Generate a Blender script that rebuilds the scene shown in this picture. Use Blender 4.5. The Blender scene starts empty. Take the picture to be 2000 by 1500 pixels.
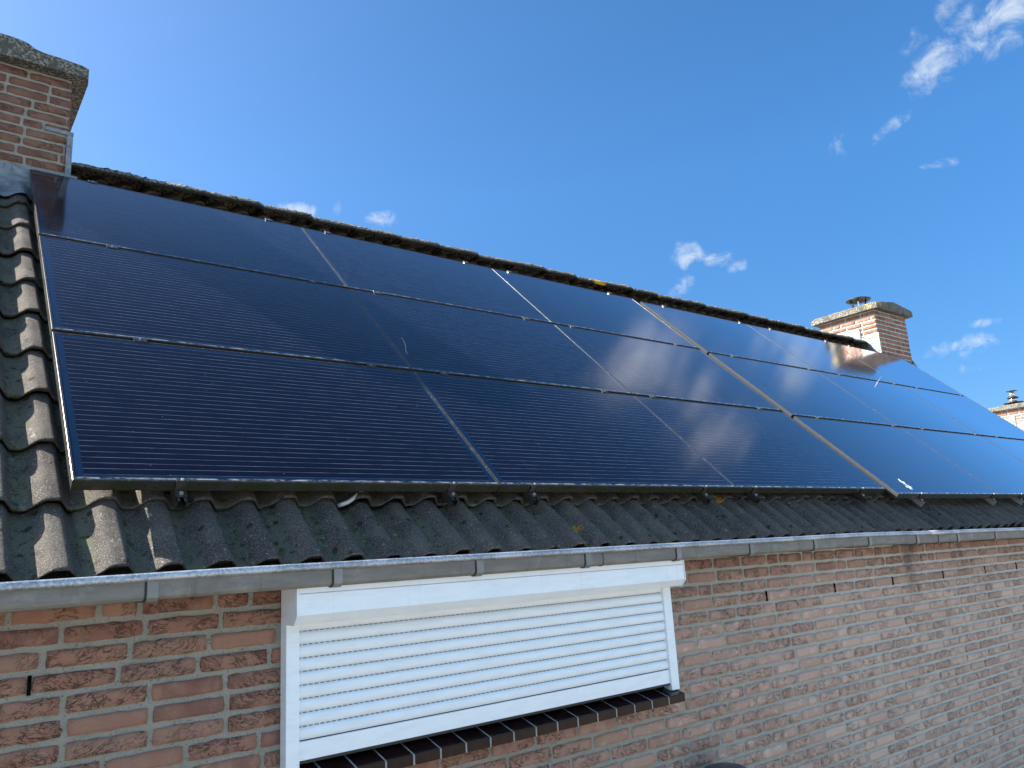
import bpy, bmesh, math, random
import numpy as np
from mathutils import Vector, Matrix

random.seed(7)
rng = np.random.default_rng(7)
C = bpy.context.scene.collection
scene = bpy.context.scene
Z0 = 2.45                      # eye height above the ground
TH = 0.755504897               # roof pitch
CT, ST = math.cos(TH), math.sin(TH)

# ------------------------------------------------------------------ camera
cam_d = bpy.data.cameras.new('camera')
cam = bpy.data.objects.new('camera', cam_d)
C.objects.link(cam)
RM = np.array([[0.7950267671, 0.6004549297, -0.0859436843],
               [-0.6038344145, 0.7699993472, -0.2061189104],
               [-0.0575885350, 0.2157658053, 0.9747454426]])
cam.matrix_world = Matrix(((RM[0][0], RM[0][2], -RM[0][1], 0),
                           (RM[1][0], RM[1][2], -RM[1][1], 0),
                           (RM[2][0], RM[2][2], -RM[2][1], Z0),
                           (0, 0, 0, 1)))
cam_d.sensor_width = 36
cam_d.lens = 1534.6 / 2000 * 36
cam_d.clip_start = 0.05
cam_d.clip_end = 3000
scene.camera = cam

# ------------------------------------------------------------------ light
SUN = Vector((-3.6, 2.52, 3.66)).normalized()
SUN_EL = math.asin(SUN.z)
SUN_AZ = math.atan2(SUN.x, SUN.y)
sd = bpy.data.lights.new('sun', 'SUN')
sd.energy = 5.0
sd.angle = math.radians(0.5)
sd.color = (1.0, 0.93, 0.83)
sun = bpy.data.objects.new('sun', sd)
C.objects.link(sun)
sun.rotation_euler = SUN.to_track_quat('Z', 'Y').to_euler()
scene.view_settings.view_transform = 'Standard'
scene.view_settings.look = 'None'
scene.view_settings.gamma = 1
scene.view_settings.exposure = 2.0

# ------------------------------------------------------------------ node helper
class NT:
    def __init__(s, tree):
        s.t = tree; s.n = tree.nodes; s.l = tree.links
    def node(s, kind, **kw):
        n = s.n.new(kind)
        for k, v in kw.items(): setattr(n, k, v)
        return n
    def put(s, sock, v):
        if v is None: return
        if isinstance(v, bpy.types.NodeSocket): s.l.new(v, sock)
        elif hasattr(v, '__len__') and len(v) == 3 and sock.type == 'RGBA': sock.default_value = (*v, 1)
        else: sock.default_value = v
    def m(s, op, a, b=None, c=None, clamp=False):
        n = s.node('ShaderNodeMath', operation=op, use_clamp=clamp)
        for i, v in enumerate((a, b, c)):
            if v is not None: s.put(n.inputs[i], v)
        return n.outputs[0]
    def vm(s, op, a, b=None, scale=None):
        n = s.node('ShaderNodeVectorMath', operation=op)
        s.put(n.inputs[0], a)
        if b is not None: s.put(n.inputs[1], b)
        if scale is not None: s.put(n.inputs['Scale'], scale)
        return n.outputs['Value'] if op in ('DOT_PRODUCT', 'LENGTH', 'DISTANCE') else n.outputs[0]
    def mix(s, f, a, b, blend='MIX'):
        n = s.node('ShaderNodeMix', data_type='RGBA', blend_type=blend)
        s.put(n.inputs[0], f); s.put(n.inputs[6], a); s.put(n.inputs[7], b)
        return n.outputs[2]
    def noise(s, vec, scale, detail=4, rough=0.55, dist=0.0):
        n = s.node('ShaderNodeTexNoise')
        s.put(n.inputs['Vector'], vec)
        n.inputs['Scale'].default_value = scale; n.inputs['Detail'].default_value = detail
        n.inputs['Roughness'].default_value = rough; n.inputs['Distortion'].default_value = dist
        return n.outputs[0]
    def voro(s, vec, scale, feature='F1', rand=1.0, out=0):
        n = s.node('ShaderNodeTexVoronoi', feature=feature)
        s.put(n.inputs['Vector'], vec)
        n.inputs['Scale'].default_value = scale; n.inputs['Randomness'].default_value = rand
        return n.outputs[out]
    def ss(s, x, lo, hi, a=0.0, b=1.0):
        n = s.node('ShaderNodeMapRange', interpolation_type='SMOOTHSTEP')
        s.put(n.inputs[0], x)
        for i, v in enumerate((lo, hi, a, b)): s.put(n.inputs[i + 1], v)
        return n.outputs[0]
    def ramp(s, x, stops):
        n = s.node('ShaderNodeValToRGB')
        e = n.color_ramp.elements
        while len(e) < len(stops): e.new(0.5)
        for i, (p, c) in enumerate(stops):
            e[i].position = p; e[i].color = (*c, 1)
        s.put(n.inputs[0], x)
        return n.outputs[0]
    def obj(s):
        return s.node('ShaderNodeTexCoord').outputs['Object']
    def sep(s, v):
        n = s.node('ShaderNodeSeparateXYZ'); s.put(n.inputs[0], v)
        return n.outputs
    def stretch(s, v, sc):
        return s.vm('MULTIPLY', v, sc)
    def attr(s, name):
        return s.node('ShaderNodeAttribute', attribute_name=name).outputs['Fac']
    def bump(s, h, strength=0.5, dist=0.01):
        n = s.node('ShaderNodeBump')
        n.inputs['Strength'].default_value = strength; n.inputs['Distance'].default_value = dist
        s.put(n.inputs['Height'], h)
        return n.outputs[0]

def material(name, rough=0.6, metal=0.0, color=(0.5, 0.5, 0.5), spec=0.5):
    m = bpy.data.materials.new(name); m.use_nodes = True
    t = NT(m.node_tree); b = m.node_tree.nodes['Principled BSDF']
    b.inputs['Base Color'].default_value = (*color, 1)
    b.inputs['Roughness'].default_value = rough
    b.inputs['Metallic'].default_value = metal
    b.inputs['Specular IOR Level'].default_value = spec
    return m, t, b

# ------------------------------------------------------------------ sky
world = bpy.data.worlds.new('World'); scene.world = world
world.use_nodes = True
w = NT(world.node_tree)
bg = world.node_tree.nodes['Background']
sky = w.node('ShaderNodeTexSky', sky_type='NISHITA')
sky.sun_disc = False
sky.sun_elevation = SUN_EL
sky.sun_rotation = SUN_AZ
sky.altitude = 0
sky.air_density = 0.6
sky.dust_density = 1.5
sky.ozone_density = 4.0
bg.inputs['Strength'].default_value = 0.083
gen = w.node('ShaderNodeTexCoord').outputs['Generated']
# small fair-weather clouds: direction, (half width, half height in radians), slope, weight
CLOUDS = [((0.8241, 0.3005, 0.4801), 0.050, 0.026, 0.95, 0.95), ((0.833, 0.2566, 0.4903), 0.036, 0.030, 0.7, 0.95),
          ((0.835, 0.2291, 0.5003), 0.040, 0.040, 0.6, 1.0), ((0.805, 0.2819, 0.522), 0.05, 0.016, 0.7, 0.62),
          ((0.820, 0.2690, 0.507), 0.03, 0.014, 0.8, 0.55),
          ((0.7372, 0.5786, 0.349), 0.032, 0.021, -0.2, 1.25), ((0.7560, 0.5586, 0.3411), 0.036, 0.015, -0.2, 1.0),
          ((0.7759, 0.5385, 0.3286), 0.018, 0.010, 0.3, 0.85),
          ((0.7384, 0.5965, 0.3145), 0.036, 0.013, 0.5, 0.95), ((0.3543, 0.835, 0.421), 0.038, 0.012, -0.15, 0.95),
          ((0.3842, 0.8207, 0.423), 0.016, 0.014, 0.8, 0.72), ((0.4309, 0.8047, 0.4084), 0.034, 0.018, 0.3, 0.9),
          ((0.8617, 0.3252, 0.3896), 0.024, 0.008, -0.15, 0.95), ((0.8268, 0.3499, 0.4404), 0.045, 0.009, 0.5, 0.6),
          ((0.8067, 0.4029, 0.4323), 0.016, 0.022, 0.3, 0.55), ((0.9168, 0.3331, 0.2204), 0.018, 0.007, 0.0, 0.95),
          ((0.9152, 0.3512, 0.1976), 0.046, 0.016, 0.1, 0.82), ((0.9001, 0.3886, 0.1969), 0.014, 0.008, 0.3, 0.6),
          ((0.9157, 0.3618, 0.1746), 0.03, 0.007, 0.0, 0.5),
          # higher up, seen only mirrored in the glass
          ((0.722, 0.270, 0.645), 0.055, 0.10, 0.0, 1.05), ((0.765, 0.225, 0.612), 0.035, 0.055, 0.2, 0.9), ((0.782, 0.165, 0.600), 0.055, 0.07, 0.3, 1.0),
          ((0.835, 0.235, 0.50), 0.05, 0.03, 0.3, 0.9)]
field = None
wob = w.noise(gen, 9.0, 3, 0.6)
for (d, a, b_, tilt, wt) in CLOUDS:
    d = Vector(d).normalized()
    e1 = Vector((0, 0, 1)).cross(d) * -1; e1.normalize()       # to the right
    e2 = d.cross(e1) * -1; e2.normalize()
    if e2.z < 0: e2 = -e2
    ct, st = math.cos(math.atan(tilt)), math.sin(math.atan(tilt))
    f1 = (e1 * ct + e2 * st) / a; f2 = (e2 * ct - e1 * st) / b_
    p = w.vm('DOT_PRODUCT', gen, f1[:]); q = w.vm('DOT_PRODUCT', gen, f2[:])
    p0, q0 = d.dot(f1), d.dot(f2)
    r2 = w.m('ADD', w.m('POWER', w.m('ABSOLUTE', w.m('SUBTRACT', p, p0)), 2.0), w.m('POWER', w.m('ABSOLUTE', w.m('SUBTRACT', q, q0)), 2.0))
    front = w.m('GREATER_THAN', w.vm('DOT_PRODUCT', gen, d[:]), 0.8)
    v = w.m('MULTIPLY', w.m('MULTIPLY', w.m('SUBTRACT', 1.0, r2, clamp=True), wt), front)
    field = v if field is None else w.m('MAXIMUM', field, v)
cn = w.noise(gen, 30.0, 10, 0.64, 0.5)
cm = w.ss(w.m('ADD', field, w.m('MULTIPLY', w.m('SUBTRACT', cn, 0.55), 3.8)), 0.1, 1.9)
cm = w.m('MULTIPLY', cm, w.ss(field, 0.0, 0.25))
hsv = w.node('ShaderNodeHueSaturation'); hsv.inputs['Saturation'].default_value = 1.22; hsv.inputs['Hue'].default_value = 0.4935
gz = w.sep(gen)[2]
el = w.node('ShaderNodeMapRange'); w.put(el.inputs[0], gz)          # a hazier, dimmer low sky
for i_, v_ in enumerate((0.08, 0.44, 0.58, 1.0)): el.inputs[i_ + 1].default_value = v_
w.put(hsv.inputs['Color'], w.vm('SCALE', sky.outputs[0], scale=el.outputs[0]))
# bright patch added to the sky behind the camera to fill the shaded front
sky_fill = w.ss(w.vm('DOT_PRODUCT', gen, (0.16, -0.92, 0.36)), 0.25, 0.95)
sky_fill = w.m('MULTIPLY', sky_fill, w.ss(w.noise(gen, 3.0, 5, 0.6), 0.25, 0.6, 0.55, 1.0))
base_sky = w.mix(sky_fill, hsv.outputs[0], (1.55, 2.85, 4.3))
cloud_col = w.mix(w.ss(gz, 0.525, 0.60), (2.95, 3.15, 3.3), (6.2, 6.2, 6.6))   # the clouds nearer the sun are brighter
col = w.mix(w.m('MULTIPLY', cm, 0.86), base_sky, cloud_col)
w.put(bg.inputs['Color'], col)

# ------------------------------------------------------------------ mesh helpers
def set_props(o, label=None, cat=None, group=None, kind=None):
    if label: o['label'] = label
    if cat: o['category'] = cat
    if group: o['group'] = group
    if kind: o['kind'] = kind
    return o

def empty(name, loc=(0, 0, 0), rot=(0, 0, 0), **kw):
    o = bpy.data.objects.new(name, None); C.objects.link(o)
    o.location = loc; o.rotation_euler = rot; o.empty_display_size = 0.2
    return set_props(o, **kw)

class MB:
    """collects geometry for ONE mesh object"""
    def __init__(s): s.v = []; s.f = []; s.mi = []; s.sm = []
    def add(s, vs, fs, mi=0, smooth=False):
        o = len(s.v); s.v.extend([tuple(map(float, p)) for p in vs])
        for f in fs:
            s.f.append([o + i for i in f]); s.mi.append(mi); s.sm.append(smooth)
    def box(s, a, b, mi=0):
        x0, y0, z0 = a; x1, y1, z1 = b
        s.add([(x0, y0, z0), (x1, y0, z0), (x1, y1, z0), (x0, y1, z0), (x0, y0, z1), (x1, y0, z1), (x1, y1, z1), (x0, y1, z1)],
              [(0, 3, 2, 1), (4, 5, 6, 7), (0, 1, 5, 4), (1, 2, 6, 5), (2, 3, 7, 6), (3, 0, 4, 7)], mi)
    def sweep(s, prof, frames, mi=0, smooth=False, closed=True, caps=True):
        """prof: 2D points; frames: functions/transform lists mapping (a,b)->xyz"""
        n = len(prof); vs = []
        for fr in frames: vs += [fr(a, b) for a, b in prof]
        fs = []
        m = n if closed else n - 1
        for k in range(len(frames) - 1):
            for i in range(m):
                j = (i + 1) % n
                fs.append((k * n + i, k * n + j, (k + 1) * n + j, (k + 1) * n + i))
        if caps and closed:
            fs.append(tuple(range(n - 1, -1, -1))); fs.append(tuple((len(frames) - 1) * n + i for i in range(n)))
        s.add(vs, fs, mi, smooth)
    def extrude_x(s, prof, x0, x1, mi=0, smooth=False, closed=True, caps=True):
        s.sweep(prof, [lambda a, b: (x0, a, b), lambda a, b: (x1, a, b)], mi, smooth, closed, caps)
    def lathe(s, prof, c, n=24, mi=0, smooth=True):
        vs = []; fs = []
        for r, z in prof:
            for k in range(n):
                t = 2 * math.pi * k / n
                vs.append((c[0] + r * math.cos(t), c[1] + r * math.sin(t), c[2] + z))
        for i in range(len(prof) - 1):
            for k in range(n):
                j = (k + 1) % n
                fs.append((i * n + k, i * n + j, (i + 1) * n + j, (i + 1) * n + k))
        fs.append(tuple(range(n - 1, -1, -1))); fs.append(tuple((len(prof) - 1) * n + k for k in range(n)))
        s.add(vs, fs, mi, smooth)
    def tube(s, pts, r, n=8, mi=0):
        pts = [Vector(p) for p in pts]; frames = []
        vs = []; fs = []
        for i, p in enumerate(pts):
            t = (pts[min(i + 1, len(pts) - 1)] - pts[max(i - 1, 0)]).normalized()
            a = t.orthogonal().normalized() if i == 0 else (pa - t * pa.dot(t)).normalized()
            pa = a; b = t.cross(a)
            rr = r[i] if hasattr(r, '__len__') else r
            for k in range(n):
                g = 2 * math.pi * k / n
                vs.append(p + a * (rr * math.cos(g)) + b * (rr * math.sin(g)))
        for i in range(len(pts) - 1):
            for k in range(n):
                j = (k + 1) % n
                fs.append((i * n + k, i * n + j, (i + 1) * n + j, (i + 1) * n + k))
        fs.append(tuple(range(n - 1, -1, -1))); fs.append(tuple((len(pts) - 1) * n + k for k in range(n)))
        s.add(vs, fs, mi, True)
    def build(s, name, mats, parent=None, attrs=None, recalc=True):
        me = bpy.data.meshes.new(name)
        me.from_pydata(s.v, [], s.f)
        for m in (mats if isinstance(mats, (list, tuple)) else [mats]): me.materials.append(m)
        me.polygons.foreach_set('material_index', s.mi)
        me.polygons.foreach_set('use_smooth', s.sm)
        if attrs:
            for k, vals in attrs.items():
                a = me.attributes.new(k, 'FLOAT', 'POINT'); a.data.foreach_set('value', np.asarray(vals, np.float32))
        if recalc:
            bm = bmesh.new(); bm.from_mesh(me); bmesh.ops.recalc_face_normals(bm, faces=bm.faces); bm.to_mesh(me); bm.free()
        me.update()
        o = bpy.data.objects.new(name, me); C.objects.link(o)
        if parent: o.parent = parent
        return o
    def bevel(s, name, mats, parent=None, width=0.002, seg=2):
        o = s.build(name, mats, parent)
        bm = bmesh.new(); bm.from_mesh(o.data)
        bmesh.ops.bevel(bm, geom=list(bm.edges), offset=width, segments=seg, affect='EDGES', profile=0.6)
        bm.to_mesh(o.data); bm.free()
        return o

# roof plane coordinates: u along the eaves, v up the slope, d above the top face of the panels
OX, OY, OZ = 0.415, 2.8421, 0.3246 + Z0
def roof(u, v, d):
    return (OX + u, OY + v * CT - d * ST, OZ + v * ST + d * CT)

# ------------------------------------------------------------------ materials
def drip_stain(t, P):
    """dirty run-off below the leaking gutter joint"""
    X, Y, Z = t.sep(P)[0:3]
    wob = t.m('MULTIPLY', t.m('SUBTRACT', t.noise(P, 7, 4, 0.65), 0.5), 0.22)
    a = t.ss(t.m('ABSOLUTE', t.m('ADD', t.m('SUBTRACT', X, 5.33), wob)), 0.11, 0.03)
    return t.m('MULTIPLY', t.m('MULTIPLY', a, t.ss(Z, Z0 - 0.5, Z0 - 0.12)), 0.55)

def mat_brick(name, warm=0.0):
    m, t, b = material(name, 0.9, spec=0.2)
    P = t.obj(); r = t.attr('rnd'); r2 = t.attr('rnd2')
    base = t.ramp(r, [(0.0, (0.145, 0.070, 0.054)), (0.2, (0.185, 0.088, 0.064)), (0.5, (0.22, 0.108, 0.077)), (0.75, (0.24, 0.126, 0.090)), (0.9, (0.215, 0.130, 0.100)), (1.0, (0.28, 0.165, 0.110))])
    big = t.noise(P, 14, 5, 0.6)
    base = t.mix(t.ss(big, 0.35, 0.75), base, (0.27, 0.152, 0.108))
    sp = t.noise(P, 420, 2, 0.6)
    base = t.mix(t.m('MULTIPLY', t.ss(sp, 0.60, 0.72), 0.5), base, (0.38, 0.28, 0.21))
    # creases of hand-moulded clay
    off = t.node('ShaderNodeCombineXYZ'); t.put(off.inputs[0], t.m('MULTIPLY', r2, 37.0)); t.put(off.inputs[1], t.m('MULTIPLY', r, 19.0))
    Q = t.vm('ADD', P, off.outputs[0])
    rot = t.node('ShaderNodeVectorRotate', rotation_type='Y_AXIS'); t.put(rot.inputs['Vector'], Q); t.put(rot.inputs['Angle'], t.m('MULTIPLY', t.m('SUBTRACT', r, 0.5), 1.6))
    QQ = t.stretch(rot.outputs[0], (0.75, 0.75, 1.8))
    n1 = t.noise(QQ, 27, 3, 0.55, 0.9); n2 = t.noise(t.vm('ADD', QQ, (4.2, 1.3, 7.7)), 40, 3, 0.6, 0.6)
    thick = t.ss(t.noise(Q, 50, 2), 0.35, 0.7, 0.006, 0.05)
    crm = t.m('SUBTRACT', 1.0, t.m('DIVIDE', t.m('ABSOLUTE', t.m('SUBTRACT', n1, 0.5)), thick), clamp=True)
    crm = t.m('MAXIMUM', crm, t.m('MULTIPLY', t.m('SUBTRACT', 1.0, t.m('DIVIDE', t.m('ABSOLUTE', t.m('SUBTRACT', n2, 0.5)), 0.014), clamp=True), 0.7))
    patch = t.m('MULTIPLY', t.ss(t.noise(Q, 13, 2, 0.5), 0.40, 0.55), t.ss(r2, 0.10, 0.4))
    crm = t.m('MULTIPLY', crm, patch)
    # pale limy smears, kept to the lightened bricks
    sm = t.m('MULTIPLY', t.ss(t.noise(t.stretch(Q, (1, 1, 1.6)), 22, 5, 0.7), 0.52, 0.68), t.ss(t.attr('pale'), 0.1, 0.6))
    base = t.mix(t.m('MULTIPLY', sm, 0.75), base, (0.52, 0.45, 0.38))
    base = t.mix(t.m('MULTIPLY', t.attr('pale'), -1.0, clamp=True), base, (0.075, 0.047, 0.038))      # negative pale darkens bricks: shade painted in
    base = t.mix(t.m('MULTIPLY', t.attr('pale'), 0.86), base, (0.55, 0.41, 0.335))  # brighter light on the right of the wall, put into the brick colour
    base = t.mix(t.m('MULTIPLY', t.m('MULTIPLY', crm, t.m('SUBTRACT', 1.0, t.m('MULTIPLY', t.attr('pale'), 0.35))), 0.66), base, (0.055, 0.034, 0.028))
    base = t.mix(drip_stain(t, P), base, (0.09, 0.07, 0.06))
    t.put(b.inputs['Base Color'], base)
    h = t.m('SUBTRACT', t.m('MULTIPLY', t.noise(Q, 60, 5, 0.65), 0.5), t.m('MULTIPLY', crm, 0.8))
    h = t.m('ADD', h, t.m('MULTIPLY', sp, 0.12))
    t.put(b.inputs['Normal'], t.bump(h, 0.85, 0.009))
    return m

def mat_mortar():
    m, t, b = material('mortar', 0.95, spec=0.15)
    P = t.obj()
    c = t.mix(t.ss(t.noise(P, 9, 4), 0.3, 0.7), (0.185, 0.178, 0.148), (0.25, 0.24, 0.205))
    n = t.noise(P, 300, 3, 0.7)
    c = t.mix(t.ss(n, 0.35, 0.7), c, (0.29, 0.28, 0.245))
    c = t.mix(t.m('MULTIPLY', t.ss(t.noise(P, 130, 2), 0.63, 0.7), 0.7), c, (0.07, 0.065, 0.055))
    lit_side = t.m('MULTIPLY', t.ss(t.sep(P)[0], 1.8, 5.5), t.ss(t.noise(P, 3.5, 4, 0.6), 0.25, 0.6, 0.5, 1.0))  # brighter light toward the right painted into the mortar colour
    c = t.mix(t.m('MULTIPLY', lit_side, 0.7), c, (0.50, 0.50, 0.47))
    c = t.mix(drip_stain(t, P), c, (0.08, 0.075, 0.065))
    t.put(b.inputs['Base Color'], c)
    t.put(b.inputs['Normal'], t.bump(n, 0.6, 0.004))
    return m

def mat_tile():
    m, t, b = material('concrete_tile', 0.92, spec=0.2)
    P = t.obj(); val = t.attr('valley'); r = t.attr('rnd')
    c = t.mix(r, (0.028, 0.027, 0.029), (0.056, 0.052, 0.049))
    c = t.mix(t.ss(t.noise(P, 6, 5, 0.6), 0.35, 0.7), c, (0.085, 0.077, 0.068))
    gr = t.noise(P, 230, 3, 0.85)
    c = t.mix(t.m('MULTIPLY', t.ss(gr, 0.50, 0.66), 0.75), c, (0.33, 0.285, 0.235))
    c = t.mix(t.m('MULTIPLY', t.ss(t.noise(P, 240, 2, 0.6), 0.40, 0.28), 0.6), c, (0.018, 0.017, 0.017))
    # algae in the channels
    al = t.m('MULTIPLY', t.ss(val, 0.55, 1.0), t.ss(t.noise(P, 8, 5, 0.7), 0.40, 0.60))
    c = t.mix(t.m('MULTIPLY', al, 0.7), c, (0.115, 0.122, 0.080))
    gm = t.m('MULTIPLY', t.ss(val, 0.30, 0.85), t.ss(t.noise(P, 30, 5, 0.75), 0.55, 0.62))
    c = t.mix(gm, c, (0.032, 0.042, 0.016))
    # moss pads and pale lichen rings
    vs = t.voro(P, 12, 'F1'); spots = t.m('SUBTRACT', 1.0, t.ss(t.m('ADD', vs, t.m('MULTIPLY', t.noise(P, 70, 3), 0.16)), 0.19, 0.25))
    c = t.mix(t.m('MULTIPLY', spots, 0.85), c, (0.020, 0.022, 0.012))
    v2 = t.voro(t.vm('ADD', P, (3.1, 1.7, 0.4)), 9, 'F1')
    ring = t.m('MULTIPLY', t.m('SUBTRACT', 1.0, t.ss(v2, 0.07, 0.12)), t.ss(t.noise(P, 110, 3), 0.47, 0.6))
    c = t.mix(t.m('MULTIPLY', ring, 0.8), c, (0.26, 0.27, 0.24))
    v3 = t.voro(t.vm('ADD', P, (7.7, 2.3, 5.1)), 26, 'F1')
    dots = t.m('SUBTRACT', 1.0, t.ss(v3, 0.08, 0.13))
    c = t.mix(t.m('MULTIPLY', dots, 0.65), c, (0.24, 0.24, 0.22))
    # orange lichen at the places where it grows
    li = None
    for (pt, rad) in LICHEN:
        q = t.vm('DISTANCE', P, pt)
        k = t.m('SUBTRACT', 1.0, t.ss(t.m('ADD', q, t.m('MULTIPLY', t.m('SUBTRACT', t.noise(P, 55, 4, 0.7), 0.5), rad * 2.4)), rad * 0.45, rad * 1.1))
        li = k if li is None else t.m('MAXIMUM', li, k)
    c = t.mix(li, c, t.mix(t.noise(P, 120, 3), (0.42, 0.16, 0.012), (0.52, 0.30, 0.03)))
    t.put(b.inputs['Base Color'], c)
    h = t.m('ADD', t.m('MULTIPLY', gr, 0.9), t.m('MULTIPLY', t.noise(P, 45, 5, 0.7), 0.7))
    h = t.m('ADD', h, t.m('MULTIPLY', spots, 0.6))
    t.put(b.inputs['Normal'], t.bump(h, 0.8, 0.008))
    return m
LICHEN = [(roof(2.075, -0.175, -0.10), 0.045), (roof(3.33, 0.03, -0.10), 0.05), (roof(0.12, 0.06, -0.11), 0.03), (roof(0.28, 0.05, -0.11), 0.03),
          (roof(2.75, -0.03, -0.10), 0.02), ((5.27, 5.27, 2.62 + Z0), 0.085), ((6.13, 5.27, 2.63 + Z0), 0.04), ((5.62, 5.29, 2.64 + Z0), 0.03)]

def mat_ridge():
    m, t, b = material('ridge_concrete', 0.95, spec=0.15)
    P = t.obj(); up = t.attr('up')
    c = t.mix(t.noise(P, 12, 4), (0.010, 0.010, 0.009), (0.026, 0.025, 0.021))
    cr = t.ss(t.noise(P, 62, 5, 0.72), 0.43, 0.56)
    cr = t.m('MULTIPLY', cr, t.ss(up, 0.08, 0.4))
    crust = t.ramp(t.noise(P, 26, 4, 0.6), [(0.3, (0.20, 0.20, 0.18)), (0.5, (0.32, 0.30, 0.25)), (0.62, (0.27, 0.19, 0.14)), (0.75, (0.40, 0.38, 0.33))])
    c = t.mix(cr, c, crust)
    c = t.mix(t.ss(t.noise(P, 40, 4, 0.7), 0.58, 0.66), c, (0.03, 0.035, 0.014))
    li = None
    for (pt, rad) in LICHEN:
        q = t.vm('DISTANCE', P, pt)
        k = t.m('SUBTRACT', 1.0, t.ss(t.m('ADD', q, t.m('MULTIPLY', t.m('SUBTRACT', t.noise(P, 55, 4, 0.7), 0.5), rad * 2.0)), rad * 0.7, rad * 1.1))
        li = k if li is None else t.m('MAXIMUM', li, k)
    c = t.mix(li, c, t.mix(t.noise(P, 120, 3), (0.45, 0.18, 0.015), (0.58, 0.34, 0.03)))
    t.put(b.inputs['Base Color'], c)
    t.put(b.inputs['Normal'], t.bump(t.noise(P, 90, 5, 0.75), 0.9, 0.012))
    return m

PW, PH, FH = 1.6955, 1.004, 0.042
def mat_glass(name, dust):
    m, t, b = material(name, 0.1, spec=0.42)
    P = t.obj(); X, Y, Z = t.sep(P)[0:3]
    info = t.node('ShaderNodeObjectInfo')
    rnd = info.outputs['Random']
    cellm = t.m('MULTIPLY', t.m('MULTIPLY', t.m('GREATER_THAN', X, 0.034), t.m('LESS_THAN', X, PW - 0.034)),
                t.m('MULTIPLY', t.m('GREATER_THAN', Y, 0.032), t.m('LESS_THAN', Y, PH - 0.032)))
    pitch = (PH - 0.064) / 29.0
    fr = t.m('FRACT', t.m('DIVIDE', t.m('SUBTRACT', Y, 0.032 - pitch * 0.5), pitch))
    line = t.m('LESS_THAN', t.m('ABSOLUTE', t.m('SUBTRACT', fr, 0.5)), 0.020)
    dash = t.ss(t.noise(t.stretch(P, (9, 90, 1)), 1.0, 2, 0.5), 0.30, 0.62, 0.35, 1.0)
    line = t.m('MULTIPLY', t.m('MULTIPLY', line, cellm), dash)
    gap = t.m('LESS_THAN', t.m('ABSOLUTE', t.m('SUBTRACT', t.m('FRACT', t.m('DIVIDE', t.m('SUBTRACT', X, 0.034), (PW - 0.068) / 10.0)), 0.5)), 0.492)
    cell = t.mix(t.noise(t.stretch(P, (1, 6, 1)), 3.0, 2), (0.0014, 0.0020, 0.0075), (0.0022, 0.0030, 0.0110))
    edge = (0.003, 0.012, 0.034)
    c = t.mix(t.m('MULTIPLY', cellm, t.m('ADD', t.m('MULTIPLY', gap, 0.25), 0.75)), edge, cell)
    # settled dust, thicker towards the lower lip, with run-off streaks
    st = t.noise(t.stretch(t.vm('ADD', P, info.outputs['Location']), (14, 1.3, 1)), 1.0, 5, 0.6)
    dn = t.noise(t.vm('ADD', P, info.outputs['Location']), 2.2, 5, 0.62)
    du = t.m('MULTIPLY', t.m('ADD', t.ss(dn, 0.25, 0.85, 0.2, 1.0), t.m('MULTIPLY', st, 0.5)), dust)
    c = t.mix(du, c, (0.30, 0.29, 0.27))
    spk = t.m('SUBTRACT', 1.0, t.ss(t.voro(t.stretch(t.vm('ADD', P, info.outputs['Location']), (1, 1, 0.2)), 16, 'F1'), 0.018, 0.035))
    c = t.mix(t.m('MULTIPLY', spk, 0.35), c, (0.5, 0.5, 0.48))
    c = t.mix(t.m('MULTIPLY', line, 0.9), c, (0.19, 0.19, 0.225))
    lip = t.m('MULTIPLY', t.ss(Y, 0.022, 0.010), t.ss(t.noise(t.stretch(P, (16, 60, 1)), 1.0, 5, 0.7), 0.42, 0.62))
    c = t.mix(t.m('MULTIPLY', lip, 0.8), c, (0.42, 0.42, 0.39))
    t.put(b.inputs['Base Color'], c)
    rg = t.m('ADD', t.ss(dn, 0.3, 0.8, 0.085, 0.125), t.m('MULTIPLY', lip, 0.4))
    b.inputs['Roughness'].default_value = 0.6; b.inputs['Specular IOR Level'].default_value = 0.0
    h = t.noise(t.stretch(t.vm('ADD', P, info.outputs['Location']), (3.0, 1.2, 1)), 2.4, 2, 0.4)
    nrm = t.bump(h, 0.06, 0.004)
    # glass over anti-reflection coated cells: weak when seen square on, strong towards grazing
    fr_ = t.node('ShaderNodeFresnel'); fr_.inputs['IOR'].default_value = 1.48
    f = fr_.outputs[0]
    refl = t.m('MULTIPLY', f, t.m('ADD', t.m('MULTIPLY', f, 5.4), 0.34), clamp=True)
    gl = t.node('ShaderNodeBsdfGlossy'); gl.inputs['Color'].default_value = (0.95, 0.97, 1.0, 1)
    t.put(gl.inputs['Roughness'], rg); t.put(gl.inputs['Normal'], nrm)
    ms = t.node('ShaderNodeMixShader')
    t.put(ms.inputs[0], refl); t.l.new(b.outputs[0], ms.inputs[1]); t.l.new(gl.outputs[0], ms.inputs[2])
    t.l.new(ms.outputs[0], m.node_tree.nodes['Material Output'].inputs['Surface'])
    return m

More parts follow.
